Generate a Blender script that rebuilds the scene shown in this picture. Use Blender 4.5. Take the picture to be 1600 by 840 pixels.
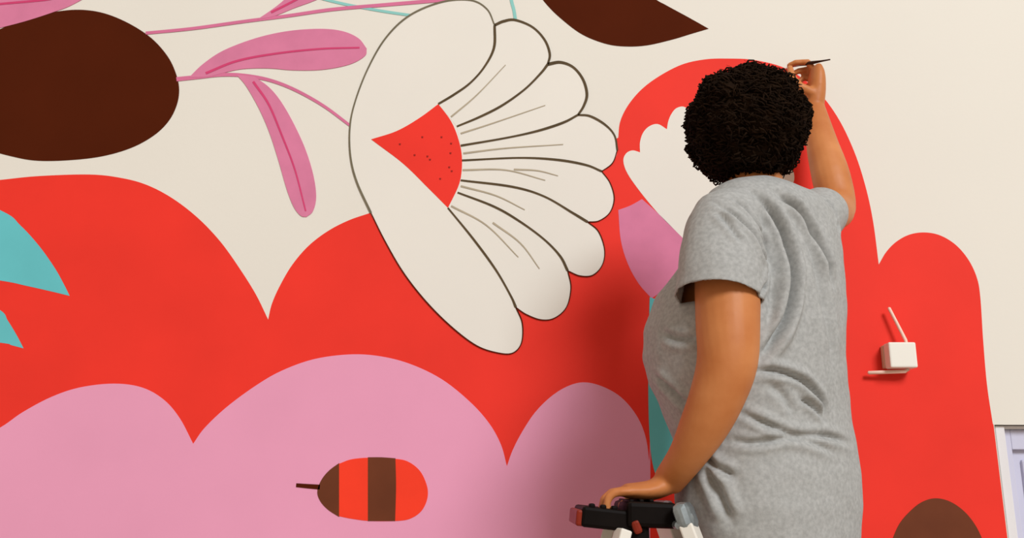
import bpy, bmesh, math, random
import numpy as np
from mathutils import Vector, Matrix, noise
from mathutils.bvhtree import BVHTree

random.seed(7)
for o in list(bpy.data.objects):
    bpy.data.objects.remove(o, do_unlink=True)
SC = bpy.context.scene
COL = SC.collection

# ------------------------------------------------------------------ camera
F_PX = 1420.0
PITCH = math.radians(13.55)
CAM = Vector((0.0, -2.35, 1.85))
cam_data = bpy.data.cameras.new('camera')
cam_data.sensor_width = 36.0
cam_data.lens = 36.0 * F_PX / 1600.0
cam_data.clip_start = 0.02
cam = bpy.data.objects.new('camera', cam_data)
COL.objects.link(cam)
cam.location = CAM
cam.rotation_euler = (math.pi / 2 + PITCH, 0, 0)
SC.camera = cam

# ------------------------------------------------------------------ light
world = bpy.data.worlds.new('world')
SC.world = world
world.use_nodes = True
bg = world.node_tree.nodes['Background']
bg.inputs[0].default_value = (1.0, 0.81, 0.65, 1)
bg.inputs[1].default_value = 0.50


def area(name, loc, target, sx, sy, power, col):
    d = bpy.data.lights.new(name, 'AREA')
    d.shape = 'RECTANGLE'
    d.size, d.size_y = sx, sy
    d.energy = power
    d.color = col
    o = bpy.data.objects.new(name, d)
    COL.objects.link(o)
    o.location = loc
    o.rotation_euler = (Vector(target) - Vector(loc)).to_track_quat('-Z', 'Y').to_euler()
    return o


area('window_light', (6.4, -13.4, 10.9), (0.1, 0.0, 2.1), 5.0, 4.4, 2320.0, (0.985, 1.02, 1.05))

vs = SC.view_settings
vs.view_transform = 'Standard'
vs.look = 'None'
vs.gamma = 1.0
vs.use_curve_mapping = False
vs.exposure = 0.0

# ------------------------------------------------------------------ helpers
CP, SP = math.cos(PITCH), math.sin(PITCH)


def at(px, py, Y=0.0):
    """the point of the vertical plane y = Y that lies behind a photograph pixel"""
    u, v = (px - 800) / F_PX, (420 - py) / F_PX
    d = Vector((u, CP - v * SP, SP + v * CP))
    return CAM + d * ((Y - CAM.y) / d.y)


def scale_at(p):
    """metres per photograph pixel at a point"""
    r = Vector(p) - CAM
    return (r.y * CP + r.z * SP) / F_PX


def srgb(r, g, b):
    f = lambda c: (c / 12.92 if c <= 0.04045 else ((c + 0.055) / 1.055) ** 2.4)
    return (f(r / 255), f(g / 255), f(b / 255), 1)


def mat(name, col, rough=0.6, var=0.06, scale=6.0, bump=0.0, bscale=200.0, metal=0.0, spec=0.12, col2=None, detail=4.0):
    m = bpy.data.materials.new(name)
    m.use_nodes = True
    nt = m.node_tree
    b = nt.nodes['Principled BSDF']
    b.inputs['Roughness'].default_value = rough
    b.inputs['Metallic'].default_value = metal
    b.inputs['Specular IOR Level'].default_value = spec
    tc = nt.nodes.new('ShaderNodeTexCoord')
    nz = nt.nodes.new('ShaderNodeTexNoise')
    nz.inputs['Scale'].default_value = scale
    nz.inputs['Detail'].default_value = detail
    nt.links.new(tc.outputs['Object'], nz.inputs['Vector'])
    rp = nt.nodes.new('ShaderNodeValToRGB')
    a = [max(0, c * (1 - var)) for c in col[:3]] + [1]
    z = [min(1, c * (1 + var)) for c in col[:3]] + [1]
    if col2 is not None:
        a, z = list(col), list(col2)
    rp.color_ramp.elements[0].color = a
    rp.color_ramp.elements[1].color = z
    rp.color_ramp.elements[0].position = 0.3
    rp.color_ramp.elements[1].position = 0.7
    nt.links.new(nz.outputs['Fac'], rp.inputs['Fac'])
    nt.links.new(rp.outputs['Color'], b.inputs['Base Color'])
    if bump > 0:
        n2 = nt.nodes.new('ShaderNodeTexNoise')
        n2.inputs['Scale'].default_value = bscale
        n2.inputs['Detail'].default_value = 3
        nt.links.new(tc.outputs['Object'], n2.inputs['Vector'])
        bp = nt.nodes.new('ShaderNodeBump')
        bp.inputs['Strength'].default_value = bump
        bp.inputs['Distance'].default_value = 0.002
        nt.links.new(n2.outputs['Fac'], bp.inputs['Height'])
        nt.links.new(bp.outputs['Normal'], b.inputs['Normal'])
    return m


def link_mesh(name, me, m, parent=None, smooth=False):
    o = bpy.data.objects.new(name, me)
    COL.objects.link(o)
    if m is not None:
        me.materials.clear()
        me.materials.append(m)
    if parent is not None:
        o.parent = parent
        o.matrix_parent_inverse = world_of(parent).inverted()
    if smooth:
        me.polygons.foreach_set('use_smooth', [True] * len(me.polygons))
    return o


def world_of(o):
    m = Matrix.LocRotScale(o.location, o.rotation_euler, o.scale)
    return world_of(o.parent) @ o.matrix_parent_inverse @ m if o.parent else m


def obj(name, bm, m, parent=None, smooth=False):
    bmesh.ops.recalc_face_normals(bm, faces=bm.faces)
    me = bpy.data.meshes.new(name)
    bm.to_mesh(me)
    bm.free()
    return link_mesh(name, me, m, parent, smooth)


def thing(name, label, cat, loc=(0, 0, 0)):
    o = bpy.data.objects.new(name, None)
    COL.objects.link(o)
    o.location = loc
    o.empty_display_size = 0.05
    o['label'] = label
    o['category'] = cat
    return o


def sub(name, parent, loc, label=None):
    o = bpy.data.objects.new(name, None)
    COL.objects.link(o)
    o.location = loc
    o.parent = parent
    o.matrix_parent_inverse = world_of(parent).inverted()
    if label:
        o['label'] = label
    return o


def catmull(pts, n=8, closed=False):
    P = [Vector(p) for p in pts]
    if len(P) < 3:
        return P
    out = []
    N = len(P)
    for i in range(N if closed else N - 1):
        if closed:
            p0, p1, p2, p3 = P[i - 1], P[i], P[(i + 1) % N], P[(i + 2) % N]
        else:
            p1, p2 = P[i], P[i + 1]
            p0 = P[i - 1] if i > 0 else p1 * 2 - p2
            p3 = P[i + 2] if i + 2 < N else p2 * 2 - p1
        for k in range(n):
            t = k / n
            out.append(0.5 * ((2 * p1) + (p2 - p0) * t + (2 * p0 - 5 * p1 + 4 * p2 - p3) * t * t + (3 * p1 - p0 - 3 * p2 + p3) * t ** 3))
    if not closed:
        out.append(P[-1])
    return out


def outline(*segs):
    """closed outline from smooth segments that meet in corners"""
    out = []
    for s in segs:
        c = catmull([(x, y, 0) for x, y in s], 6) if len(s) > 2 else [Vector((x, y, 0)) for x, y in s]
        for p in c:
            if not out or (p - out[-1]).length > 0.15:
                out.append(p)
    if (out[0] - out[-1]).length < 0.15:
        out.pop()
    return out


def loop(pts):
    return catmull([(x, y, 0) for x, y in pts], 6, True)


LAYER = 0.0004


def paint(name, pts, layer, m, parent, label=None):
    """a film of paint on the wall: outline in pixels, laid on the wall plane"""
    bm = bmesh.new()
    y1 = -LAYER * layer
    fr = [bm.verts.new((lambda w: (w.x, y1, w.z))(at(p.x, p.y))) for p in pts]
    bk = [bm.verts.new((v.co.x, -0.00005, v.co.z)) for v in fr]
    f = bm.faces.new(fr)
    n = len(fr)
    for i in range(n):
        bm.faces.new((fr[i], fr[(i + 1) % n], bk[(i + 1) % n], bk[i]))
    bmesh.ops.recalc_face_normals(bm, faces=bm.faces)
    bmesh.ops.triangulate(bm, faces=[f])
    o = obj(name, bm, m, parent)
    if label:
        o['label'] = label
    return o


def stroke_pts(pts, w, taper=(1, 1), wob=0.0):
    c = catmull([(x, y, 0) for x, y in pts], 8)
    n = len(c)
    L, R = [], []
    for i, p in enumerate(c):
        t = (c[min(i + 1, n - 1)] - c[max(i - 1, 0)]).normalized()
        nn = Vector((-t.y, t.x, 0))
        k = i / max(1, n - 1)
        ww = w * 0.5 * (taper[0] * (1 - k) + taper[1] * k)
        ww *= 1 + wob * math.sin(k * 9 + pts[0][0])
        L.append(p + nn * ww)
        R.append(p - nn * ww)
    return L, R


def stroke_bm(bm, pts, w, layer, taper=(1, 1), wob=0.0):
    L, R = stroke_pts(pts, w, taper, wob)
    y1 = -LAYER * layer
    a = [bm.verts.new((lambda q: (q.x, y1, q.z))(at(p.x, p.y))) for p in L]
    b = [bm.verts.new((lambda q: (q.x, y1, q.z))(at(p.x, p.y))) for p in R]
    for i in range(len(a) - 1):
        bm.faces.new((a[i], a[i + 1], b[i + 1], b[i]))


def stroke(name, pts, w, layer, m, parent, taper=(1, 1), wob=0.0, label=None):
    bm = bmesh.new()
    stroke_bm(bm, pts, w, layer, taper, wob)
    for f in bm.faces:
        f.normal_update()
        if f.normal.y > 0:
            f.normal_flip()
    me = bpy.data.meshes.new(name)
    bm.to_mesh(me)
    bm.free()
    o = link_mesh(name, me, m, parent)
    if label:
        o['label'] = label
    return o


def frame_of(t, ref=Vector((0, 0, 1))):
    t = t.normalized()
    if abs(t.dot(ref)) > 0.97:
        ref = Vector((1, 0, 0))
    a = (ref - t * ref.dot(t)).normalized()
    return a, t.cross(a)


def tube(bm, pts, rad, seg=14, ref=Vector((0, 0, 1)), smooth_n=0, cap=True, flat=False):
    """tube of varying radius; rad entries are r or (r along ref, r across)"""
    P = [Vector(p) for p in pts]
    Rr = [(r, r) if not isinstance(r, (tuple, list)) else tuple(r) for r in rad]
    if smooth_n:
        P = catmull(P, smooth_n)
        R3 = catmull([(a, b, 0) for a, b in Rr], smooth_n)
        Rr = [(max(v.x, 1e-4), max(v.y, 1e-4)) for v in R3]
    n = len(P)
    rings = []
    for i in range(n):
        t = P[min(i + 1, n - 1)] - P[max(i - 1, 0)]
        a, b = frame_of(t, ref)
        rings.append([bm.verts.new(P[i] + a * math.cos(2 * math.pi * k / seg) * Rr[i][0] + b * math.sin(2 * math.pi * k / seg) * Rr[i][1]) for k in range(seg)])
    for i in range(n - 1):
        for k in range(seg):
            bm.faces.new((rings[i][k], rings[i][(k + 1) % seg], rings[i + 1][(k + 1) % seg], rings[i + 1][k]))
    if cap:
        for ring, p, q, r in ((rings[0], P[0], P[1], Rr[0]), (rings[-1], P[-1], P[-2], Rr[-1])):
            d = (p - q).normalized() * min(r) * (0.0 if flat else 0.7)
            c = bm.verts.new(p + d)
            for k in range(seg):
                bm.faces.new((ring[k], ring[(k + 1) % seg], c))
    return rings


def ball(bm, c, r, rot=None, u=16, v=10):
    if not isinstance(r, (tuple, list)):
        r = (r, r, r)
    M = Matrix.Translation(Vector(c)) @ (rot.to_4x4() if rot is not None else Matrix.Identity(4)) @ Matrix.Diagonal((r[0], r[1], r[2], 1))
    bmesh.ops.create_uvsphere(bm, u_segments=u, v_segments=v, radius=1.0, matrix=M)


def box(bm, c, s, rot=None, bevel=0.0):
    M = Matrix.Translation(Vector(c)) @ (rot.to_4x4() if rot is not None else Matrix.Identity(4)) @ Matrix.Diagonal((s[0], s[1], s[2], 1))
    g = bmesh.ops.create_cube(bm, size=1.0, matrix=M)
    if bevel > 0:
        es = {e for v in g['verts'] for e in v.link_edges}
        bmesh.ops.bevel(bm, geom=list(es), offset=bevel, segments=2, affect='EDGES', profile=0.5)


def remeshed(bm, voxel, smooth_iter=3, factor=0.5):
    """one continuous skin over overlapping closed shapes"""
    bmesh.ops.recalc_face_normals(bm, faces=bm.faces)
    me = bpy.data.meshes.new('temporary')
    bm.to_mesh(me)
    bm.free()
    o = bpy.data.objects.new('temporary', me)
    COL.objects.link(o)
    r = o.modifiers.new('r', 'REMESH')
    r.mode = 'VOXEL'
    r.voxel_size = voxel
    s = o.modifiers.new('s', 'SMOOTH')
    s.iterations = smooth_iter
    s.factor = factor
    dg = bpy.context.evaluated_depsgraph_get()
    dg.update()
    out = bpy.data.meshes.new_from_object(o.evaluated_get(dg), depsgraph=dg)
    bpy.data.objects.remove(o, do_unlink=True)
    bpy.data.meshes.remove(me)
    return out


# ------------------------------------------------------------------ materials
M_WALL = mat('wall_paint', srgb(223, 219, 209), 0.75, 0.012, 1.6, 0.08, 90)
M_RED = mat('red_paint', srgb(230, 54, 42), 0.62, 0.05, 4.0, 0.06, 120)
M_PINK = mat('cloud_pink_paint', srgb(226, 154, 184), 0.6, 0.04, 2.5, 0.06, 120)
M_LEAF = mat('leaf_pink_paint', srgb(208, 122, 155), 0.6, 0.06, 14, 0.06, 120)
M_VEIN = mat('crimson_line_paint', srgb(202, 66, 112), 0.6, 0.05)
M_STEM = mat('stem_pink_paint', srgb(206, 112, 148), 0.6, 0.06, 10)
M_BROWN = mat('brown_paint', srgb(76, 28, 9), 0.8, 0.06, 5, spec=0.04)
M_BROWN2 = mat('warm_brown_paint', srgb(104, 54, 32), 0.62, 0.10, 9)
M_TEAL = mat('teal_paint', srgb(100, 188, 194), 0.6, 0.05, 6)
M_TEALLINE = mat('teal_line_paint', srgb(136, 196, 190), 0.6, 0.05)
M_WHITE = mat('white_paint', srgb(225, 221, 212), 0.7, 0.015, 3)
M_INK = mat('dark_ink', srgb(84, 68, 44), 0.6, 0.15, 20)
M_INKTHIN = mat('thin_grey_ink', srgb(112, 104, 84), 0.6, 0.15, 20)
M_HATCH = mat('pale_grey_ink', srgb(174, 162, 140), 0.7, 0.08, 20)
M_FLOOR = mat('floor_screed', srgb(176, 166, 150), 0.6, 0.06, 3, 0.1, 40)
M_FRAME = mat('door_frame_white', srgb(222, 220, 222), 0.45, 0.02)
M_DOOR = mat('door_lavender', srgb(198, 198, 218), 0.5, 0.03, 3)
M_SKIN = mat('skin', srgb(180, 106, 54), 0.5, 0.08, 9, 0.05, 300, spec=0.3, col2=srgb(204, 134, 80))
M_SHIRT = mat('heather_grey_jersey', srgb(152, 153, 151), 0.9, 0.06, 130, 0.15, 700, spec=0.1, col2=srgb(173, 174, 172))
M_HAIR = mat('dark_curly_hair', srgb(20, 11, 5), 0.85, 0.3, 40, spec=0.06, col2=srgb(38, 24, 13))
M_TROUSER = mat('black_trouser_cloth', srgb(30, 30, 34), 0.85, 0.15, 60)
M_SHOE = mat('dark_shoe', srgb(44, 40, 40), 0.6, 0.1, 30)
M_EYE = mat('eye', srgb(60, 40, 30), 0.2, 0.1)
M_BLACK = mat('black_plastic', srgb(17, 12, 10), 0.5, 0.2, 40, spec=0.06)
M_REDPL = mat('red_plastic', srgb(124, 40, 24), 0.4, 0.15, 40)
M_STEEL = mat('grey_steel', srgb(150, 160, 164), 0.3, 0.25, 45, metal=0.7)
M_ALU = mat('white_coated_rail', srgb(226, 222, 212), 0.4, 0.03)
M_PLASTIC = mat('white_plastic', srgb(232, 230, 220), 0.45, 0.02)
M_CABLE = mat('white_cable', srgb(238, 205, 188), 0.5, 0.03)
M_WOOD = mat('dark_brush_handle', srgb(58, 34, 24), 0.4, 0.15, 30)
M_BRISTLE = mat('red_wet_bristle', srgb(150, 30, 22), 0.6, 0.2, 60)

# ------------------------------------------------------------------ the setting
DOOR_X = at(1553.5, 663).x
DOOR_Z = at(1553.5, 663).z
X0, X1, ZT = -4.2, DOOR_X + 2.2, 4.0
DX1 = DOOR_X + 0.92
bm = bmesh.new()
TH = 0.16
xs = [X0, DOOR_X, DX1, X1]
front = {}


def wall_box(x0, x1, z0, z1):
    box(bm, ((x0 + x1) / 2, TH / 2, (z0 + z1) / 2), (x1 - x0, TH, z1 - z0))


wall_box(X0, DOOR_X, 0, DOOR_Z)
wall_box(X0, X1, DOOR_Z, ZT)
wall_box(DX1, X1, 0, DOOR_Z)
bmesh.ops.remove_doubles(bm, verts=bm.verts, dist=1e-5)
wall = obj('wall_back', bm, M_WALL)
wall['kind'] = 'structure'

bm = bmesh.new()
box(bm, ((X0 + X1) / 2, -2.6, -0.05), (X1 - X0, 5.6, 0.1))
fl = obj('floor', bm, M_FLOOR)
fl['kind'] = 'structure'

# door in its opening
bm = bmesh.new()
dw, dy = 0.022, 0.018
fy = 0.045
box(bm, (DOOR_X + 0.0185, fy, DOOR_Z / 2), (0.024, 0.07, DOOR_Z - 0.004), bevel=0.002)
box(bm, (DX1 - 0.0145, fy, DOOR_Z / 2), (0.024, 0.07, DOOR_Z - 0.004), bevel=0.002)
box(bm, ((DOOR_X + DX1) / 2, fy + 0.005, DOOR_Z - 0.006), (DX1 - DOOR_X - 0.058, 0.06, 0.008))
box(bm, ((DOOR_X + DX1) / 2, 0.125, DOOR_Z / 2), (DX1 - DOOR_X, 0.03, DOOR_Z))  # added backing that blocks light from behind, so the frame gap stays dark
door = obj('door_1', bm, M_FRAME)
door['kind'] = 'structure'
lw = DX1 - DOOR_X - 0.063
cx = (DOOR_X + DX1) / 2
bm = bmesh.new()
ly = 0.05
top = DOOR_Z - 0.011
st = 0.024
box(bm, (cx - lw / 2 + st / 2, ly, top / 2 + 0.003), (st, 0.036, top - 0.006), bevel=0.002)
box(bm, (cx + lw / 2 - st / 2, ly, top / 2 + 0.003), (st, 0.036, top - 0.006), bevel=0.002)
for z0, z1 in ((top - 0.05, top), (1.0, 1.14), (0.006, 0.2)):
    box(bm, (cx, ly, (z0 + z1) / 2), (lw - 2 * st, 0.036, z1 - z0), bevel=0.002)
leaf = obj('door_leaf', bm, M_DOOR, door)
for z0, z1 in ((1.14, top - 0.05), (0.2, 1.0)):
    bm = bmesh.new()
    box(bm, (cx, ly + 0.006, (z0 + z1) / 2), (lw - 2 * st, 0.014, z1 - z0))
    box(bm, (cx, ly, (z0 + z1) / 2), (lw - 2 * st - 0.05, 0.02, z1 - z0 - 0.05), bevel=0.006)
    obj('panel', bm, M_DOOR, leaf)
bm = bmesh.new()
tube(bm, [(DX1 - 0.09, ly - 0.02, 1.02), (DX1 - 0.09, ly - 0.06, 1.02), (DX1 - 0.1, ly - 0.066, 1.02), (DX1 - 0.2, ly - 0.066, 1.02)], [0.009] * 4, 10)
obj('door_handle', bm, M_STEEL, leaf, True)

# ------------------------------------------------------------------ the mural
mural = thing('mural', 'unfinished mural of red and pink clouds, white flower, leaves and acorn on cream wall', 'mural', (0, 0, at(800, 840).z))

DE = []
for z in (DOOR_Z - 0.001, 1.9, 1.7, 1.4, 1.0, 0.6, 0.234):
    q = Vector((DOOR_X - 0.002, 0, z)) - CAM
    dep = q.y * CP + q.z * SP
    DE.append((800 + F_PX * q.x / dep, 420 - F_PX * (-q.y * SP + q.z * CP) / dep))
red = outline(
    [(-560, 560), (-520, 460), (-440, 375), (-320, 320), (-180, 298), (-70, 288), (0, 281), (60, 275), (140, 272.5), (190, 278), (230, 289), (270, 310), (310, 341), (345, 378), (375, 420), (400, 460), (419, 499)],
    [(419, 499), (425, 474), (438, 445), (457, 413), (482, 384), (512, 361), (545, 344), (580, 332)],
    [(580, 332), (800, 300)], [(800, 300), (966, 215)],
    [(966, 215), (969, 190), (981, 165), (1002, 140), (1030, 119), (1065, 101), (1100, 93), (1135, 91.5), (1180, 94), (1230, 108), (1275, 140), (1308, 182), (1334, 235), (1352, 290), (1364, 345), (1373, 413)],
    [(1373, 413), (1385, 393), (1401, 377), (1422, 366), (1446, 363), (1470, 368), (1494, 383), (1514, 407), (1527, 436), (1532, 468), (1536, 530), (1542, 600), (1551, 661)],
    [(1551, 661)] + [DE[0]], DE, [DE[-1], (-560, 2000)], [(-560, 2000), (-560, 560)])
paint('red_cloud', red, 1, M_RED, mural, 'tomato red cloud band with scalloped top')
pink = outline(
    [(-560, 690), (-480, 640), (-380, 618), (-280, 630), (-190, 680), (-130, 752)],
    [(-130, 752), (-70, 706), (0, 668), (35, 644), (80, 620), (125, 605), (178, 599), (222, 605), (256, 624), (281, 653), (302, 693)],
    [(302, 693), (320, 668), (355, 635), (400, 602), (440, 579), (490, 561), (545, 553.5), (592, 556), (640, 568), (690, 592), (735, 628), (765, 662), (783, 695), (792, 728)],
    [(792, 728), (801, 703), (816, 674), (836, 644), (860, 620), (885, 604), (911, 597), (940, 603), (970, 620), (994, 648), (1008, 680), (1014, 720), (1016, 780), (1010, 2000)],
    [(1010, 2000), (-560, 2000)], [(-560, 2000), (-560, 690)])
paint('pink_cloud', pink, 2, M_PINK, mural, 'pale pink cloud band below the red one')

paint('teal_leaf', outline([(-260, 250), (-130, 276), (0, 328), (32, 352), (62, 385), (86, 419), (100, 444), (109, 462)], [(109, 462), (80, 455), (40, 446), (0, 438), (-130, 420), (-260, 415)], [(-260, 415), (-260, 250)]), 2, M_TEAL, mural, 'large pointed teal leaf tip')
paint('teal_leaf', outline([(-130, 440), (-60, 452), (0, 484), (12, 500), (26, 523), (37, 544)], [(37, 544), (18, 539), (0, 535), (-130, 520)], [(-130, 520), (-130, 440)]), 2, M_TEAL, mural, 'small pointed teal leaf tip')
paint('brown_oval', loop([(-75, 100), (-40, 66), (0, 46), (42, 29), (85, 19), (125, 15.5), (163, 21), (202, 37), (237, 60), (262, 88), (275, 115), (280, 140), (276, 165), (263, 190), (240, 212), (205, 231), (160, 244), (110, 250), (60, 251), (22, 245), (-20, 232), (-60, 205), (-85, 155)]), 3, M_BROWN, mural)
paint('brown_pod', outline([(800, -70), (830, -25), (855, 8), (880, 32), (910, 54), (945, 68), (975, 72.5), (1010, 71), (1050, 62), (1080, 53), (1107, 45)], [(1107, 45), (1075, 27), (1040, 8), (1020, -4), (960, -50)], [(960, -50), (800, -70)]), 3, M_BROWN, mural)
paint('brown_arch', outline([(1340, 2000), (1380, 880)], [(1380, 880), (1393, 845), (1405, 818), (1422, 798), (1440, 784), (1461, 778), (1484, 783), (1507, 799), (1525, 822), (1538, 850), (1550, 880)], [(1550, 880), (1640, 2000)], [(1640, 2000), (1340, 2000)]), 3, M_BROWN2, mural)

# pink sprigs
sprig = sub('pink_sprig', mural, at(280, 124), 'pink stem with two leaves reaching the white flower')
stroke('stem', [(276, 124), (310, 120.5), (345, 117), (380, 118), (420, 125), (460, 140), (505, 165), (547, 196)], 5.5, 4, M_STEM, sprig, (1.2, 0.75))
l = paint('leaf', outline([(296, 121), (318, 100), (350, 79), (400, 60), (450, 49), (500, 45.5), (535, 49), (560, 60), (573, 76)], [(573, 76), (570, 88), (546, 101), (505, 109), (460, 110), (420, 107), (380, 108), (350, 114), (325, 120), (296, 121)]), 5, M_LEAF, sprig)
stroke('leaf_vein', [(322, 115), (370, 96), (430, 84.5), (500, 77), (562, 75)], 3.2, 7, M_VEIN, sprig, (1.2, 0.8))
paint('leaf', outline([(370, 117), (385, 135), (405, 170), (421, 207), (435, 250), (448, 295), (459, 323), (470, 337), (479, 339)], [(479, 339), (489, 330), (494, 308), (490, 275), (478, 235), (460, 195), (440, 160), (421, 137), (398, 120)], [(398, 120), (370, 117)]), 5, M_LEAF, sprig)
stroke('leaf_vein', [(396, 128), (420, 163), (440, 210), (461, 265), (478, 330)], 3.2, 7, M_VEIN, sprig, (1.2, 0.7))
sprig = sub('pink_branch', mural, at(230, 52), 'long pink branch with a leaf, along the top')
stroke('stem', [(228, 52), (300, 45), (380, 34), (450, 25), (520, 15), (600, 8), (660, 3), (720, -2)], 5.2, 4, M_STEM, sprig, (0.9, 1.1))
paint('leaf', outline([(402, 31), (420, 19), (440, 4), (470, -22), (530, -50)], [(530, -50), (560, -40)], [(560, -40), (520, -12), (490, 2), (460, 13), (430, 25), (402, 31)]), 5, M_LEAF, sprig)
stroke('leaf_vein', [(424, 20), (450, 7), (475, -6), (520, -30)], 3.4, 7, M_VEIN, sprig)
sprig = sub('pink_leaf', mural, at(60, 10), 'broad pink leaf tip above the brown oval')
paint('leaf', outline([(-90, 64), (-40, 53), (0, 44), (42, 33), (85, 19), (115, 7), (160, -20), (200, -55)], [(200, -55), (-90, -55)], [(-90, -55), (-90, 64)]), 5, M_LEAF, sprig)
stroke('leaf_vein', [(-60, 14), (0, 7), (45, 3), (80, -1), (130, -12)], 3.4, 7, M_VEIN, sprig)
stroke('teal_line', [(480, -12), (500, -3), (545, 8), (600, 18), (648, 25)], 4.2, 3, M_TEALLINE, mural)
stroke('teal_line', [(795, -30), (799, 0), (803, 16), (806, 35)], 5, 3, M_TEALLINE, mural)

# large white flower
flower = paint('flower', outline(
    [(580, 335), (558, 285), (548, 245), (547, 200), (555, 160), (575, 108), (603, 60), (640, 25), (690, 4), (735, 1), (761, 15), (773, 38)],
    [(773, 38), (787, 34), (805, 32), (832, 43), (851, 63), (859, 85), (856, 101)],
    [(856, 101), (876, 98), (896, 106), (911, 125), (917, 148), (912, 166), (903, 180)],
    [(903, 180), (922, 182), (945, 195), (960, 212), (964.5, 235), (957, 255), (940, 268)],
    [(940, 268), (953, 286), (959.5, 310), (953, 332), (936, 345), (918, 347)],
    [(918, 347), (935, 362), (944.5, 390), (941, 414), (926, 430), (906, 431), (887, 423)],
    [(887, 423), (892, 450), (885, 480), (866, 497), (845, 499.5), (822, 491), (806, 478)],
    [(806, 478), (816, 505), (815, 535), (802, 551), (780, 551.5), (745, 540), (705, 510), (665, 470), (630, 425), (602, 377), (580, 335)]),
    4, M_WHITE, mural, 'large white fan shaped flower with thin dark outlines')
E1 = [(773, 40), (772, 75), (757, 105), (735, 130), (710, 148), (685, 163)]
E2 = [(856, 101), (845, 115), (820, 140), (785, 165), (750, 183), (714, 198)]
E3 = [(903, 180), (880, 192), (840, 205), (790, 216), (720, 228)]
E4 = [(940, 268), (915, 258), (870, 250), (810, 247), (722, 251)]
E5 = [(918, 347), (895, 333), (850, 307), (800, 292), (720, 282)]
E6 = [(887, 423), (875, 400), (850, 374), (812, 346), (772, 323), (715, 301)]
E7 = [(806, 480), (798, 462), (775, 422), (740, 374), (700, 325)]
O1 = [(580, 333), (558, 285), (548, 245), (547, 200), (555, 160), (575, 108), (603, 60), (640, 25), (690, 4), (735, 1), (761, 15), (773, 40)]
O2 = [(773, 40), (787, 34), (805, 32), (832, 43), (851, 63), (859, 85), (856, 101)]
O3 = [(856, 101), (876, 98), (896, 106), (911, 125), (917, 148), (912, 166), (903, 180)]
O4 = [(903, 180), (922, 182), (945, 195), (960, 212), (964.5, 235), (957, 255), (940, 268)]
O5 = [(940, 268), (953, 286), (959.5, 310), (953, 332), (936, 345), (918, 347)]
O6 = [(918, 347), (935, 362), (944.5, 390), (941, 414), (926, 430), (906, 431), (887, 423)]
O7 = [(887, 423), (892, 450), (885, 480), (866, 497), (845, 499.5), (822, 491), (806, 480)]
O8 = [(806, 480), (816, 505), (815, 535), (802, 551), (780, 551.5), (745, 540), (705, 510), (665, 470), (630, 425), (602, 377), (580, 333)]
rv = lambda s: s[::-1]
paint('petal', outline(O1[3:], E1, [(685, 163), (655, 185), (620, 205), (580, 219)], [(580, 219), (547, 219)]), 5, M_WHITE, flower)
for O, Ea, Eb in ((O2, E2, E1), (O3, E3, E2), (O4, E4, E3), (O5, E5, E4), (O6, E6, E5), (O7, E7, E6)):
    paint('petal', outline(O, Ea, [Ea[-1], Eb[-1]], rv(Eb)), 5, M_WHITE, flower)
paint('petal', outline(O8, [(580, 333), (558, 285), (548, 245), (547, 219)], [(547, 219), (580, 219)], [(580, 219), (630, 256), (670, 295), (700, 325)], rv(E7)), 5, M_WHITE, flower)
paint('flower_centre', outline([(580, 218), (620, 205), (655, 185), (685, 163)], [(685, 163), (705, 190), (717, 220), (722, 250), (718, 286), (700, 325)], [(700, 325), (670, 295), (630, 256), (580, 218)]), 6, M_RED, flower, 'red fan shaped flower centre')
bm = bmesh.new()
for x, y in ((668, 245), (648, 243), (672, 250), (690, 215), (705, 225), (704, 240), (702, 262), (706, 268), (625, 226), (688, 280), (660, 215)):
    stroke_bm(bm, [(x - 1.4, y), (x, y - .3), (x + 1.4, y)], 2.6, 8)
for f in bm.faces:
    f.normal_update()
    if f.normal.y > 0:
        f.normal_flip()
me = bpy.data.meshes.new('speckle')
bm.to_mesh(me)
bm.free()
sp_ = link_mesh('speckle', me, mat('dark_red_speck', srgb(150, 34, 26), 0.6), flower)
sp_['kind'] = 'stuff'
ink = [(O1, 3.4, M_INKTHIN), (O2, 4.6, M_INK), (O3, 5.2, M_INK), (O4[:5], 4.0, M_INK), (E1, 4.4, M_INK), (E2, 4.4, M_INK), (E3, 4.4, M_INK), (E4, 4.2, M_INK), (E5, 4.2, M_INK), (E6, 4.2, M_INK), (E7, 4.2, M_INK),
       (O4[4:], 2, M_BROWN), (O5, 2, M_BROWN), (O6, 2, M_BROWN), (O7, 2, M_BROWN), (O8, 2.2, M_BROWN)]
for s, w, m in ink:
    stroke('petal_outline', s, w * 0.82, 8, m, flower, (1.05, 0.85), 0.12)
for s, w in (([(705, 183), (745, 149), (790, 102)], 2.4), ([(720, 209), (770, 193), (852, 165)], 2.4), ([(724, 240), (790, 232), (880, 226)], 2.6),
             ([(723, 266), (790, 266), (852, 282)], 2.6), ([(803, 265), (840, 267), (872, 275)], 2.4), ([(720, 291), (775, 306), (820, 328)], 2.6),
             ([(705, 322), (760, 352), (810, 402)], 2.6), ([(770, 348), (813, 380), (843, 420)], 2.6)):
    stroke('petal_crease_line', s, w, 8, M_HATCH, flower, (1.1, 0.5))

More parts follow.
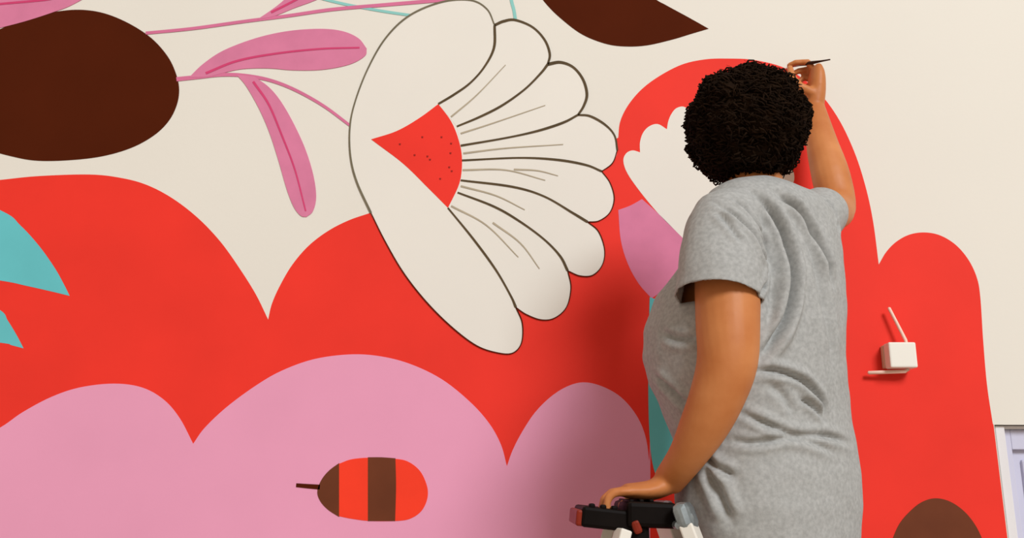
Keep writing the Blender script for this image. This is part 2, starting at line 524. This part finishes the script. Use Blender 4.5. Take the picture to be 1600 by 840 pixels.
# small white flower, pink leaf and teal leaf that the painter stands in front of
paint('scalloped_flower', outline(
    [(1125, 430), (1090, 395), (1058, 363), (1030, 335), (1003, 303), (981, 272), (974, 252), (978, 240), (988, 235), (1000, 238)],
    [(1000, 238), (1000, 222), (1005, 207), (1015, 197), (1028, 194), (1042, 202)],
    [(1042, 202), (1044, 190), (1049, 178), (1057, 169), (1069, 167), (1082, 177)],
    [(1082, 177), (1090, 160), (1112, 156), (1128, 170)], [(1128, 170), (1145, 155), (1165, 160), (1174, 178)],
    [(1174, 178), (1196, 176), (1208, 192), (1206, 212)], [(1206, 212), (1226, 216), (1232, 236), (1222, 252)],
    [(1222, 252), (1238, 264), (1240, 284), (1226, 294)], [(1226, 294), (1190, 360), (1150, 410), (1125, 430)]),
    2, M_WHITE, mural, 'smaller white scalloped flower on red behind the painter')
paint('pink_petal', outline([(966, 328), (985, 321), (1003, 311)], [(1003, 311), (1030, 335), (1058, 363), (1075, 380)], [(1075, 380), (1060, 425), (1040, 450), (1018, 466)], [(1018, 466), (998, 443), (981, 412), (970, 375), (966, 328)]), 2, M_LEAF, mural)
paint('teal_leaf', outline([(1015, 464), (1013, 560), (1013.5, 650), (1018, 715), (1028, 754)], [(1028, 754), (1070, 720), (1095, 640), (1085, 540), (1050, 480), (1015, 464)]), 3, M_TEAL, mural, 'teal leaf half hidden by the grey shirt')

# acorn
acorn = paint('acorn', outline([(530, 724), (550, 717), (580, 714.5), (612, 716), (636, 720), (656, 735), (667, 758), (668, 777), (660, 796), (645, 808), (625, 813), (580, 813.5), (550, 810), (530, 806)], [(530, 806), (530, 724)]), 4, mat('orange_red_paint', srgb(240, 62, 38), 0.6, 0.05, 8), mural, 'orange red acorn with brown cap, band and stalk')
paint('acorn_cap', outline([(530, 723), (514, 735), (502, 750), (496, 768), (501, 783), (513, 796), (530, 807)], [(530, 807), (530, 723)]), 5, M_BROWN2, acorn, 'brown acorn cap')
paint('acorn_band', outline([(575, 714), (596, 714), (618, 715.5)], [(618, 715.5), (619, 760), (617.5, 813.5)], [(617.5, 813.5), (575, 813.5)], [(575, 813.5), (575, 714)]), 5, M_BROWN2, acorn, 'brown band')
stroke('acorn_stalk', [(463, 757.5), (480, 759), (500, 760.5)], 7, 5, M_BROWN, acorn, (0.85, 1.1))

# ------------------------------------------------------------------ electric box on the wall
P = lambda x, y, Y: at(x, y, Y)
c0 = P(1411, 554, -0.05)
eb = thing('electrical_box', 'small white square box with two bare white cable ends on red wall', 'electrical box', (c0.x, 0, c0.z))
s = scale_at(c0)
bm = bmesh.new()
box(bm, (c0.x, -0.034, c0.z), (43 * s, 0.036, 40 * s), bevel=0.004)
obj('cover', bm, M_PLASTIC, eb)
bm = bmesh.new()
box(bm, (c0.x - 0.003, -0.009, c0.z), (41 * s, 0.016, 36 * s), bevel=0.002)
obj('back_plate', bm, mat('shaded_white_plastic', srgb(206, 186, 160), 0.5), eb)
bm = bmesh.new()
tube(bm, [P(1389, 481, -0.022), P(1402, 506, -0.026), P(1415, 531, -0.03), P(1417, 540, -0.032)], [0.0042] * 4, 10)
obj('cable', bm, M_CABLE, eb, True)
bm = bmesh.new()
tube(bm, [P(1418, 568, -0.03), P(1419, 577, -0.03), P(1414, 580, -0.03), P(1385, 581, -0.024), P(1357, 582, -0.018)], [0.0048] * 5, 10)
obj('cable', bm, M_CABLE, eb, True)

# ------------------------------------------------------------------ the painter
ALPHA = math.radians(36)
FWD = Vector((-math.sin(ALPHA), math.cos(ALPHA), 0))
LAT = Vector((-math.cos(ALPHA), -math.sin(ALPHA), 0))     # towards the painter's left
SH_L, EL_L, WR_L = P(1125, 352, -0.655), P(1136, 572, -0.725), P(1043, 753, -0.62)
SH_R, EL_R, WR_R = P(1258, 346, -0.44), P(1302, 320, -0.19), P(1272, 168, -0.085)
HEAD = P(1168, 192, -0.50)
NECK = P(1180, 292, -0.54)
BODY_Y = -0.53
#        y    left  right  lateral/depth
ROWS = [(290, 1136, 1238, 1.25), (298, 1118, 1262, 1.5), (309, 1104, 1290, 1.6), (328, 1092, 1308, 1.6), (368, 1084, 1317, 1.5), (420, 1060, 1322, 1.35), (468, 1026, 1320, 1.25),
        (520, 1009, 1317, 1.2), (560, 1007, 1316, 1.2), (600, 1016, 1320, 1.22), (640, 1034, 1327, 1.27), (690, 1054, 1338, 1.33), (740, 1054, 1346, 1.35),
        (790, 1054, 1349, 1.36), (835, 1066, 1346, 1.36), (875, 1082, 1340, 1.36)]


def torso(bm, shrink=0.0, rows=ROWS, seg=44, expo=2.25):
    rings = []
    cs = []
    for y, l, r, k in rows:
        c = P((l + r) / 2, y, BODY_Y)
        W = (r - l) / 2 * scale_at(c)
        d = W / math.sqrt((k * math.cos(ALPHA)) ** 2 + math.sin(ALPHA) ** 2)
        cs.append((c, k * d - shrink, d - shrink))
    for c, w, d in cs:
        ring = []
        for i in range(seg):
            t = 2 * math.pi * i / seg
            ct, stt = math.cos(t), math.sin(t)
            a = math.copysign(abs(ct) ** (2 / expo), ct)
            b = math.copysign(abs(stt) ** (2 / expo), stt)
            ring.append(bm.verts.new(c + LAT * a * w + FWD * b * d))
        rings.append(ring)
    for i in range(len(rings) - 1):
        for k in range(seg):
            bm.faces.new((rings[i][k], rings[i][(k + 1) % seg], rings[i + 1][(k + 1) % seg], rings[i + 1][k]))
    for ring in (rings[0], rings[-1]):
        bm.faces.new(ring)
    return cs


HIPC = P(1210, 835, BODY_Y)
FOOT_Z = 0.955
bm = bmesh.new()
torso(bm, 0.022)
# neck and head
HF = Vector((0.28, 0.93, 0.12)).normalized()           # where the face looks
HU = (Vector((0, 0, 1)) - HF * HF.z).normalized()
HR = HF.cross(HU)
HM = Matrix((HR, HF, HU)).transposed()                  # columns: right, forward, up
hp = lambda x, y, z: HEAD + HM @ Vector((x, y, z))
tube(bm, [P(1182, 330, -0.54), P(1180, 292, -0.525), hp(0, -0.015, -0.06)], [(0.075, 0.085), (0.058, 0.062), 0.054], 20, ref=FWD)
ball(bm, hp(0, -0.012, 0.025), (0.077, 0.098, 0.095), HM, 24, 16)      # skull
ball(bm, hp(0, 0.035, -0.03), (0.06, 0.062, 0.085), HM, 20, 14)       # face
ball(bm, hp(0, 0.062, -0.095), (0.028, 0.026, 0.022), HM)             # chin
tube(bm, [hp(0, 0.092, 0.012), hp(0, 0.106, -0.012), hp(0, 0.112, -0.03)], [0.008, 0.011, 0.015], 10)
for sgn in (-1, 1):
    ball(bm, hp(sgn * 0.011, 0.1, -0.032), 0.010, HM, 10, 8)
    ball(bm, hp(sgn * 0.03, 0.086, 0.024), (0.024, 0.012, 0.009), HM, 12, 8)
    ball(bm, hp(sgn * 0.038, 0.074, -0.02), (0.022, 0.018, 0.018), HM, 12, 8)
    ball(bm, hp(sgn * 0.079, -0.006, -0.01), (0.009, 0.019, 0.031), HM, 12, 10)   # ear
ball(bm, hp(0, 0.094, -0.058), (0.024, 0.010, 0.006), HM, 12, 8)
ball(bm, hp(0, 0.092, -0.068), (0.021, 0.010, 0.007), HM, 12, 8)
# left arm
mid = lambda a, b, t: a.lerp(b, t)
tube(bm, [SH_L + Vector((0.01, 0, 0.005)), P(1136, 430, -0.70), P(1137, 500, -0.718), P(1136, 565, -0.725), P(1119, 622, -0.715), P(1098, 668, -0.695), P(1073, 712, -0.665), WR_L],
     [0.058, 0.060, 0.058, 0.054, 0.0485, 0.043, 0.034, (0.024, 0.029)], 22, ref=Vector((0.6, 0, 0.6)), smooth_n=4)
# left hand, palm down on the ladder cap
k0 = P(985, 769, -0.62)
tube(bm, [WR_L, P(1022, 764, -0.622), P(1000, 767, -0.622), P(976, 766, -0.622)], [(0.023, 0.028), (0.019, 0.036), (0.017, 0.041), (0.013, 0.041)], 18, ref=Vector((0, 0, 1)), smooth_n=3)
for i, (dy, ln) in enumerate(((-0.033, 0.82), (-0.0115, 0.98), (0.0105, 1.06), (0.032, 0.96))):
    b0 = P(979, 767, -0.622 + dy)
    ln2 = ln * 1.08
    tube(bm, [b0 + Vector((0.014, 0, 0)), b0, b0 + Vector((-0.024, 0, -0.002)) * ln2, b0 + Vector((-0.037, 0, -0.012)) * ln2, b0 + Vector((-0.042, 0, -0.030)) * ln2, b0 + Vector((-0.034, 0, -0.049)) * ln2],
         [0.009, 0.0095, 0.009, 0.0082, 0.0078, 0.0068], 10, ref=Vector((0, 1, 0)))
t0 = P(1018, 770, -0.595)
tube(bm, [t0, t0 + Vector((-0.018, 0.028, -0.004)), t0 + Vector((-0.038, 0.036, -0.014)), t0 + Vector((-0.056, 0.034, -0.026))], [0.014, 0.0115, 0.010, 0.0085], 10)
# right arm
tube(bm, [SH_R + Vector((-0.03, -0.02, 0.0)), SH_R, mid(SH_R, EL_R, 0.5) + Vector((0.012, 0, -0.004)), EL_R + Vector((0.006, -0.006, -0.010)), mid(EL_R, WR_R, 0.28) + Vector((0.008, 0, 0)), mid(EL_R, WR_R, 0.6) + Vector((0.002, 0, 0)), WR_R],
     [0.040, 0.042, 0.045, 0.045, 0.047, 0.040, (0.028, 0.026)], 20, ref=Vector((1, 0, 0)), smooth_n=4)
# right hand pinching the brush
GR = P(1246, 101, -0.052)                                 # where thumb and fingers meet
KN = P(1274, 112, -0.07)                                  # knuckles
tube(bm, [WR_R, mid(WR_R, KN, 0.45) + Vector((0.003, -0.004, 0)), mid(WR_R, KN, 0.8) + Vector((0.003, -0.003, 0)), KN], [(0.026, 0.026), (0.024, 0.034), (0.021, 0.038), (0.016, 0.036)], 16, ref=Vector((1, 0, 0)), smooth_n=3)
WD = Vector((0.30, -0.45, 0.0)).normalized()
kb = lambda t: KN + Vector((0.25, 0.93, 0.15)).normalized() * t
# index over the top, middle beside it, two curled below, thumb on the near-left side
tube(bm, [kb(0.004) + Vector((0, 0, -0.012)), kb(0.006) + Vector((-0.004, 0, 0.008)), P(1262, 97, -0.062), P(1242, 98, -0.056), P(1231, 103, -0.045)], [0.011, 0.0105, 0.0095, 0.0085, 0.0072], 10)
tube(bm, [kb(0.022) + Vector((0, 0, -0.012)), kb(0.025) + Vector((-0.004, 0, 0.004)), P(1264, 108, -0.04), P(1247, 111, -0.038), P(1238, 116, -0.032)], [0.011, 0.0105, 0.0095, 0.0085, 0.0072], 10)
tube(bm, [kb(0.03) + Vector((0, 0, -0.03)), kb(0.034) + Vector((-0.012, 0, -0.012)), P(1256, 121, -0.03), P(1246, 130, -0.03), P(1254, 138, -0.036)], [0.0105, 0.010, 0.0092, 0.0082, 0.007], 10)
tube(bm, [kb(0.026) + Vector((0, 0, -0.05)), kb(0.032) + Vector((-0.016, 0, -0.032)), P(1256, 137, -0.036), P(1250, 146, -0.036), P(1257, 152, -0.042)], [0.0098, 0.0092, 0.0084, 0.0075, 0.0066], 10)
tube(bm, [mid(WR_R, KN, 0.3) + Vector((-0.008, -0.018, 0)), P(1249, 136, -0.105), P(1237, 120, -0.09), P(1234, 105, -0.066)], [0.015, 0.0135, 0.0112, 0.0085], 12)
# legs inside the trousers, feet in the shoes
HL, HRr = HIPC + LAT * 0.085, HIPC - LAT * 0.085
LEGS = []
for sgn, h in ((1, HL), (-1, HRr)):
    foot = Vector((HIPC.x + 0.055, h.y * 0.5 + HIPC.y * 0.5 + (-0.055 if sgn > 0 else 0.055), FOOT_Z + 0.09))
    knee = h.lerp(foot, 0.5) + Vector((-0.01, 0.012, 0.0))
    LEGS.append((h, knee, foot))
    tube(bm, [h + Vector((0, 0, 0.03)), h.lerp(knee, 0.5), knee, knee.lerp(foot, 0.35), foot, foot + Vector((-0.0, 0, -0.05))], [0.085, 0.072, 0.052, 0.05, 0.034, 0.034], 18, ref=Vector((1, 0, 0)), smooth_n=3)
    tube(bm, [foot + Vector((0.02, 0, -0.055)), foot + Vector((-0.05, 0, -0.06)), foot + Vector((-0.12, 0, -0.068))], [(0.028, 0.03), (0.026, 0.036), (0.014, 0.034)], 14)
me = remeshed(bm, 0.004, 4, 0.5)
person = link_mesh('person', me, M_SKIN, None, True)
person['label'] = 'person with dark curly hair in grey t-shirt painting, one hand on ladder top'
person['category'] = 'person'
for sgn in (-1, 1):
    bm = bmesh.new()
    ball(bm, hp(sgn * 0.03, 0.0815, 0.008), 0.0125, None, 14, 10)
    obj('eye', bm, M_EYE, person, True)

# t-shirt: torso and sleeves in one cloth
bm = bmesh.new()
torso(bm, 0.0)
S_END = P(1122, 474, -0.675)
S_A, S_B = P(1124, 430, -0.708), P(1122, 468, -0.718)
tube(bm, [P(1172, 335, -0.60), P(1133, 350, -0.645), P(1127, 385, -0.685), S_A, S_B],
     [0.055, 0.068, 0.074, 0.077, 0.079], 26, ref=Vector((1, 0, 0)), smooth_n=3, flat=True)
R_A, R_B = SH_R, mid(SH_R, EL_R, 0.55) + Vector((0.002, 0, -0.002))
tube(bm, [P(1225, 350, -0.50), P(1248, 352, -0.46), SH_R + Vector((0.006, 0.03, -0.004)), R_B],
     [0.056, 0.070, 0.068, 0.061], 24, ref=Vector((1, 0, 0)), smooth_n=3, flat=True)
me = remeshed(bm, 0.0042, 6, 0.5)
nv = len(me.vertices)
co = np.empty(nv * 3)
me.vertices.foreach_get('co', co)
co = co.reshape(-1, 3)
no = np.empty(nv * 3)
me.vertex_normals.foreach_get('vector', no)
no = no.reshape(-1, 3)
bvh = BVHTree.FromPolygons([tuple(c) for c in co], [tuple(p.vertices) for p in me.polygons])
FOLDS = [
    ([(1176, 302), (1204, 330), (1225, 375), (1236, 420), (1236, 460), (1226, 500), (1207, 535), (1186, 560)], 0.018, 0.011),
    ([(1214, 300), (1245, 330), (1270, 370), (1286, 405), (1300, 445)], 0.018, 0.011),
    ([(1250, 330), (1264, 380), (1280, 440), (1296, 520), (1300, 580)], 0.005, 0.016),
    ([(1284, 308), (1303, 330), (1310, 366)], 0.005, 0.007),
    ([(1116, 316), (1150, 338), (1176, 365), (1189, 398), (1192, 440), (1188, 470)], 0.008, 0.007),
    ([(1140, 306), (1166, 328), (1186, 360), (1196, 400)], 0.007, 0.008),
    ([(1120, 330), (1142, 355), (1160, 380)], 0.005, 0.007),
    ([(1195, 380), (1206, 440), (1204, 500), (1192, 545)], 0.005, 0.014),
    ([(1170, 580), (1215, 580), (1255, 595), (1280, 622), (1290, 655)], 0.009, 0.008),
    ([(1250, 622), (1270, 634), (1287, 655)], 0.007, 0.007),
    ([(1150, 640), (1200, 664), (1240, 678), (1295, 682), (1332, 694)], 0.007, 0.008),
    ([(1135, 688), (1180, 692), (1225, 685), (1270, 692), (1302, 706)], 0.006, 0.008),
    ([(1090, 700), (1118, 728), (1150, 745)], 0.008, 0.009),
    ([(1098, 722), (1122, 768), (1142, 815)], 0.009, 0.012),
    ([(1035, 520), (1062, 530), (1092, 528)], 0.006, 0.009),
    ([(1020, 585), (1048, 610), (1080, 640)], 0.006, 0.010),
    ([(1200, 600), (1225, 620), (1240, 650)], 0.004, 0.010),
]
disp = np.zeros(nv)
for pts, A, w in FOLDS:
    P3 = []
    for q in catmull([(x, y, 0) for x, y in pts], 5):
        d = (at(q.x, q.y, 0) - CAM).normalized()
        hit = bvh.ray_cast(CAM, d)
        if hit[0] is not None and hit[0].y < -0.3:
            P3.append(np.array(hit[0]))
    if len(P3) < 3:
        continue
    best = np.full(nv, 1e9)
    par = np.zeros(nv)
    for i in range(len(P3) - 1):
        a, b = P3[i], P3[i + 1]
        ab = b - a
        if ab @ ab > 0.05 ** 2:
            continue
        t = np.clip(((co - a) @ ab) / (ab @ ab + 1e-12), 0, 1)
        dd = np.linalg.norm(co - (a + t[:, None] * ab), axis=1)
        k = dd < best
        best[k] = dd[k]
        par[k] = (i + t[k]) / (len(P3) - 1)
    fade = np.clip(np.minimum(par, 1 - par) * 5, 0.15, 1)
    disp += 1.3 * A * fade * (-np.exp(-(best / (0.6 * w)) ** 2) + 0.6 * np.exp(-((best - 1.6 * w) / (0.9 * w)) ** 2))
for i in range(nv):
    c = Vector(co[i])
    disp[i] += 0.0035 * noise.noise(c * 9.0) + 0.0018 * noise.noise(c * 24.0 + Vector((3, 1, 7)))
co = co + no * disp[:, None]
me.vertices.foreach_set('co', co.reshape(-1))
bm = bmesh.new()
bm.from_mesh(me)


def cut(bm, p, n, near=None, rad=0.0):
    """open the cloth: remove what lies beyond a plane, only around a point"""
    geom = [f for f in bm.faces if near is None or (f.calc_center_median() - near).length < rad]
    vs_ = {v for f in geom for v in f.verts}
    es_ = {e for f in geom for e in f.edges}
    bmesh.ops.bisect_plane(bm, geom=list(vs_) + list(es_) + geom, plane_co=p, plane_no=n, dist=1e-6)
    dead = [f for f in bm.faces if (f.calc_center_median() - p).dot(n) > 1e-6 and (near is None or (f.calc_center_median() - near).length < rad)]
    bmesh.ops.delete(bm, geom=dead, context='FACES')


HEM_Z = P(1345, 831, -0.45).z
cut(bm, Vector((0, 0, HEM_Z)), Vector((0, 0.03, -1)).normalized())


def open_end(bm, p, n, rad, lo=0.45):
    """open a sleeve: drop the flat end of the tube and even out its edge"""
    bm.normal_update()
    dead = [f for f in bm.faces if f.normal.dot(n) > lo and (f.calc_center_median() - p).length < rad and abs((f.calc_center_median() - p).dot(n)) < 0.02]
    edge = {v for f in dead for v in f.verts}
    bmesh.ops.delete(bm, geom=dead, context='FACES')
    for it in range(4):
        ears = [f for f in bm.faces if (f.calc_center_median() - p).length < rad + 0.02 and (sum(e.is_boundary for e in f.edges) >= len(f.edges) - 1)]
        edge |= {v for f in ears for v in f.verts}
        bmesh.ops.delete(bm, geom=ears, context='FACES')
    rim = {v for v in edge if v.is_valid and v.is_boundary}
    for it in range(14):
        new = {}
        for v in rim:
            nb = [e.other_vert(v) for e in v.link_edges if e.is_boundary]
            if len(nb) == 2:
                new[v] = v.co.lerp((nb[0].co + nb[1].co) / 2, 0.5)
        for v, c in new.items():
            v.co = c
        for v in rim:
            v.co -= n * ((v.co - p).dot(n) + 0.004) * 0.8
    inner = {e.other_vert(v) for v in rim for e in v.link_edges} - rim
    for v in inner:
        v.co = v.co.lerp(sum((e.other_vert(v).co for e in v.link_edges), Vector()) / len(v.link_edges), 0.6)


open_end(bm, S_B, (S_B - S_A).normalized(), 0.10)
open_end(bm, R_B, (R_B - R_A).normalized(), 0.08)
cut(bm, P(1187, 301, -0.54), Vector((-0.04, 0.30, 0.95)).normalized(), P(1187, 290, -0.54), 0.085)
loose = [v for v in bm.verts if not v.link_faces]
bmesh.ops.delete(bm, geom=loose, context='VERTS')
bmesh.ops.recalc_face_normals(bm, faces=bm.faces)
bm.to_mesh(me)
bm.free()
shirt = link_mesh('t_shirt', me, M_SHIRT, person, True)
so = shirt.modifiers.new('thickness', 'SOLIDIFY')
so.thickness = 0.0035
so.offset = -1
shirt['label'] = 'heather grey short sleeved t-shirt'

# trousers
bm = bmesh.new()
torso(bm, 0.012, [(800, 1076, 1345, 1.36), (835, 1080, 1343, 1.36), (875, 1086, 1338, 1.36), (915, 1100, 1326, 1.4)])
for h, knee, foot in LEGS:
    tube(bm, [h + Vector((0, 0, 0.0)), h.lerp(knee, 0.5), knee, knee.lerp(foot, 0.4), foot + Vector((0, 0, 0.01))], [0.098, 0.082, 0.064, 0.06, 0.056], 20, ref=Vector((1, 0, 0)), smooth_n=3)
me = remeshed(bm, 0.007, 4)
tr = link_mesh('trousers', me, M_TROUSER, person, True)
tr['label'] = 'black trousers just below the shirt hem'
for h, knee, foot in LEGS:
    bm = bmesh.new()
    f = foot
    tube(bm, [f + Vector((0.06, 0, -0.045)), f + Vector((0.03, 0, -0.042)), f + Vector((-0.03, 0, -0.046)), f + Vector((-0.1, 0, -0.058)), f + Vector((-0.17, 0, -0.066)), f + Vector((-0.19, 0, -0.068))],
         [(0.03, 0.028), (0.042, 0.036), (0.042, 0.04), (0.031, 0.047), (0.022, 0.042), (0.014, 0.028)], 18, smooth_n=3)
    for v in bm.verts:
        v.co.z = max(v.co.z, FOOT_Z)
    obj('shoe', bm, M_SHOE, person, True)

# hair: a cap of close curls
bm = bmesh.new()
HC = P(1166, 197, -0.545)
RX, RY, RZ = 0.121, 0.126, 0.116


def hair_r(n, e=2.08):
    return (abs(n.x / RX) ** e + abs(n.y / RY) ** e + abs(n.z / RZ) ** e) ** (-1 / e)


ball(bm, HC, 1.0, None, 64, 44)
kill = []
for v in bm.verts:
    d = (v.co - HC)
    n = d.normalized()
    v.co = HC + n * hair_r(n)
    v.co += n * (0.012 * noise.noise(v.co * 22) + 0.009 * noise.noise(v.co * 50))
    fl_ = n.dot(HF)
    if fl_ > 0.62 and n.z < 0.55:
        kill.append(v)
bmesh.ops.delete(bm, geom=kill, context='VERTS')
rng = random.Random(11)
N = 3200
for i in range(N):
    z = 1 - 2 * (i + 0.5) / N
    ph = i * 2.399963
    n = Vector((math.sqrt(1 - z * z) * math.cos(ph), math.sqrt(1 - z * z) * math.sin(ph), z))
    if n.dot(HF) > 0.55 and n.z < 0.6:
        continue
    p = HC + n * hair_r(n) * rng.uniform(0.92, 1.03)
    p += n * 0.014 * noise.noise(p * 22)
    a, b = frame_of(n, Vector((rng.uniform(-1, 1), rng.uniform(-1, 1), rng.uniform(-1, 1))).normalized())
    drop = Vector((0, 0, -1)) - n * Vector((0, 0, -1)).dot(n)
    dirv = (a * rng.uniform(-0.4, 1) + drop * 0.6).normalized()
    side = n.cross(dirv).normalized()
    R = rng.uniform(0.006, 0.0115)
    L = rng.uniform(0.012, 0.03)
    turns = rng.uniform(0.9, 1.9)
    st_ = rng.uniform(0, 6.28)
    pts = []
    K = 9
    for k in range(K):
        t = k / (K - 1)
        an = st_ + turns * 6.283 * t
        pts.append(p + dirv * (L * (t - 0.5)) + (n * math.cos(an) + side * math.sin(an)) * R)
    r0 = rng.uniform(0.0012, 0.0024)
    tube(bm, pts, [r0 * 0.8] + [r0] * (K - 2) + [r0 * 0.35], 4, cap=False)
# a few stray wisps over the crown
for i in range(26):
    n = Vector((rng.uniform(-0.7, 0.7), rng.uniform(-0.5, 0.3), 1)).normalized()
    p = HC + Vector((n.x * RX, n.y * RY, n.z * RZ))
    q = p + n * rng.uniform(0.012, 0.022) + Vector((rng.uniform(-0.02, 0.02), 0, 0))
    tube(bm, [p, p.lerp(q, 0.5) + Vector((0.004, 0, 0.004)), q], [0.0006, 0.0005, 0.0003], 4, cap=False, smooth_n=3)
hair = obj('hair', bm, M_HAIR, person, True)
hair['label'] = 'dark brown short curly hair'

# ------------------------------------------------------------------ paintbrush in the raised hand
B0, B1 = P(1297, 93, -0.115), P(1240, 103, -0.032)
TIP = P(1230, 104, -0.003)
pb = thing('paintbrush', 'thin dark paintbrush held in the raised hand of the painter', 'paintbrush', GR)
bm = bmesh.new()
tube(bm, [B0, B0.lerp(B1, 0.25), B0.lerp(B1, 0.6), B0.lerp(B1, 0.8)], [0.0018, 0.0028, 0.0055, 0.0036], 12, smooth_n=3)
obj('handle', bm, M_WOOD, pb, True)
bm = bmesh.new()
tube(bm, [B0.lerp(B1, 0.79), B1], [0.0036, 0.0034], 12)
obj('ferrule', bm, M_STEEL, pb, True)
bm = bmesh.new()
tube(bm, [B1, B1.lerp(TIP, 0.5), TIP], [0.0034, 0.0042, 0.001], 12, smooth_n=3)
obj('bristles', bm, M_BRISTLE, pb, True)

# ------------------------------------------------------------------ step ladder
LC = P(985, 800, -0.585)
CAPZ = P(1000, 780, -0.62).z
ladder = thing('step_ladder', 'white step ladder with black plastic top and steel hinge under the hand of the painter', 'ladder', (LC.x, LC.y, 0))
X = lambda px: P(px, 800, -0.60).x
wy = 0.095
# front block of the cap (towards the painter) and rear block
bm = bmesh.new()
xa, xb = X(970), X(1046)
box(bm, ((xa + xb) / 2, LC.y, CAPZ - 0.026), (xb - xa, 2 * wy + 0.03, 0.044), Matrix.Rotation(math.radians(2), 3, 'Y'), 0.008)
for k in (-1, 0, 1):
    box(bm, (xa + 0.03 + k * 0.018, LC.y, CAPZ - 0.002), (0.008, 2 * wy - 0.02, 0.006), None, 0.002)
xc, xd = X(903), X(1000)
box(bm, ((xc + xd) / 2, LC.y, CAPZ - 0.034), (xd - xc, 2 * wy + 0.012, 0.036), Matrix.Rotation(math.radians(6), 3, 'Y'), 0.006)
for k in range(3):
    box(bm, (xc + 0.02 + k * 0.02, LC.y - wy + 0.01, CAPZ - 0.012 - k * 0.002), (0.011, 0.02, 0.012), None, 0.003)
box(bm, (X(985), LC.y - wy + 0.012, CAPZ - 0.07), (0.045, 0.03, 0.06), None, 0.006)
obj('top_cap', bm, M_BLACK, ladder)
bm = bmesh.new()
box(bm, (X(902), LC.y, CAPZ - 0.031), (0.016, 2 * wy + 0.004, 0.028), Matrix.Rotation(math.radians(6), 3, 'Y'), 0.004)
o = obj('end_plug', bm, M_REDPL, ladder)
o['label'] = 'dark red end of the black top'
bm = bmesh.new()
box(bm, (X(984), LC.y - wy - 0.010, CAPZ - 0.046), (0.015, 0.016, 0.024), Matrix.Rotation(math.radians(-20), 3, 'Y'), 0.005)
o = obj('latch', bm, M_REDPL, ladder)
o['label'] = 'red latch on the black top'
TOPX = X(1052)
run = 0.33


def front_rail(sy, z):
    return Vector((TOPX + (CAPZ - 0.02 - z) * run, LC.y + sy * (wy + 0.02 + (CAPZ - z) * 0.125), z))


def rear_rail(sy, z):
    return Vector((X(965) - (CAPZ - 0.05 - z) * 0.30, LC.y + sy * (wy + (CAPZ - z) * 0.115), z))


def bar(bm, a, b, w, d, bevel=0.003):
    a, b = Vector(a), Vector(b)
    t = (b - a)
    q = t.to_track_quat('Z', 'Y').to_matrix()
    box(bm, (a + b) / 2, (w, d, t.length), q, bevel)


for sy in (-1, 1):
    # steel hinge bracket and pivot
    bm = bmesh.new()
    hc = front_rail(sy, CAPZ - 0.03)
    bar(bm, front_rail(sy, CAPZ - 0.004) + Vector((0.002, 0, 0)), front_rail(sy, CAPZ - 0.052), 0.062, 0.03, 0.012)
    tube(bm, [hc + Vector((0.0, -0.022, 0)), hc + Vector((0.0, 0.022, 0))], [0.0105, 0.0105], 14)
    tube(bm, [hc + Vector((-0.016, -0.019, -0.012)), hc + Vector((-0.016, 0.019, -0.012))], [0.007, 0.007], 12)
    obj('hinge', bm, M_STEEL, ladder)
    bm = bmesh.new()
    bar(bm, front_rail(sy, CAPZ - 0.04), front_rail(sy, 0.012), 0.058, 0.024)
    r_ = obj('front_rail', bm, M_ALU, ladder)
    bm = bmesh.new()
    bar(bm, front_rail(sy, 0.05), front_rail(sy, 0.001), 0.06, 0.034, 0.004)
    obj('rubber_foot', bm, M_BLACK, r_)
    bm = bmesh.new()
    bar(bm, rear_rail(sy, CAPZ - 0.05), rear_rail(sy, 0.012), 0.03, 0.022)
    r_ = obj('rear_rail', bm, M_ALU, ladder)
    bm = bmesh.new()
    bar(bm, rear_rail(sy, 0.05), rear_rail(sy, 0.001), 0.038, 0.03, 0.004)
    obj('rubber_foot', bm, M_BLACK, r_)
for z in (0.24, 0.478, 0.716, 0.954, 1.2, 1.44):
    bm = bmesh.new()
    a, b = front_rail(-1, z), front_rail(1, z)
    cxx = a.x + 0.0
    box(bm, (cxx, LC.y, z - 0.012), (0.085, (b - a).length - 0.02, 0.022), None, 0.003)
    for k in range(4):
        box(bm, (cxx - 0.03 + k * 0.02, LC.y, z - 0.0015), (0.008, (b - a).length - 0.03, 0.005), None, 0.0015)
    obj('step', bm, M_ALU, ladder)
for z in (0.4, 1.0):
    bm = bmesh.new()
    bar(bm, rear_rail(-1, z), rear_rail(1, z), 0.022, 0.016)
    obj('rear_brace', bm, M_ALU, ladder)
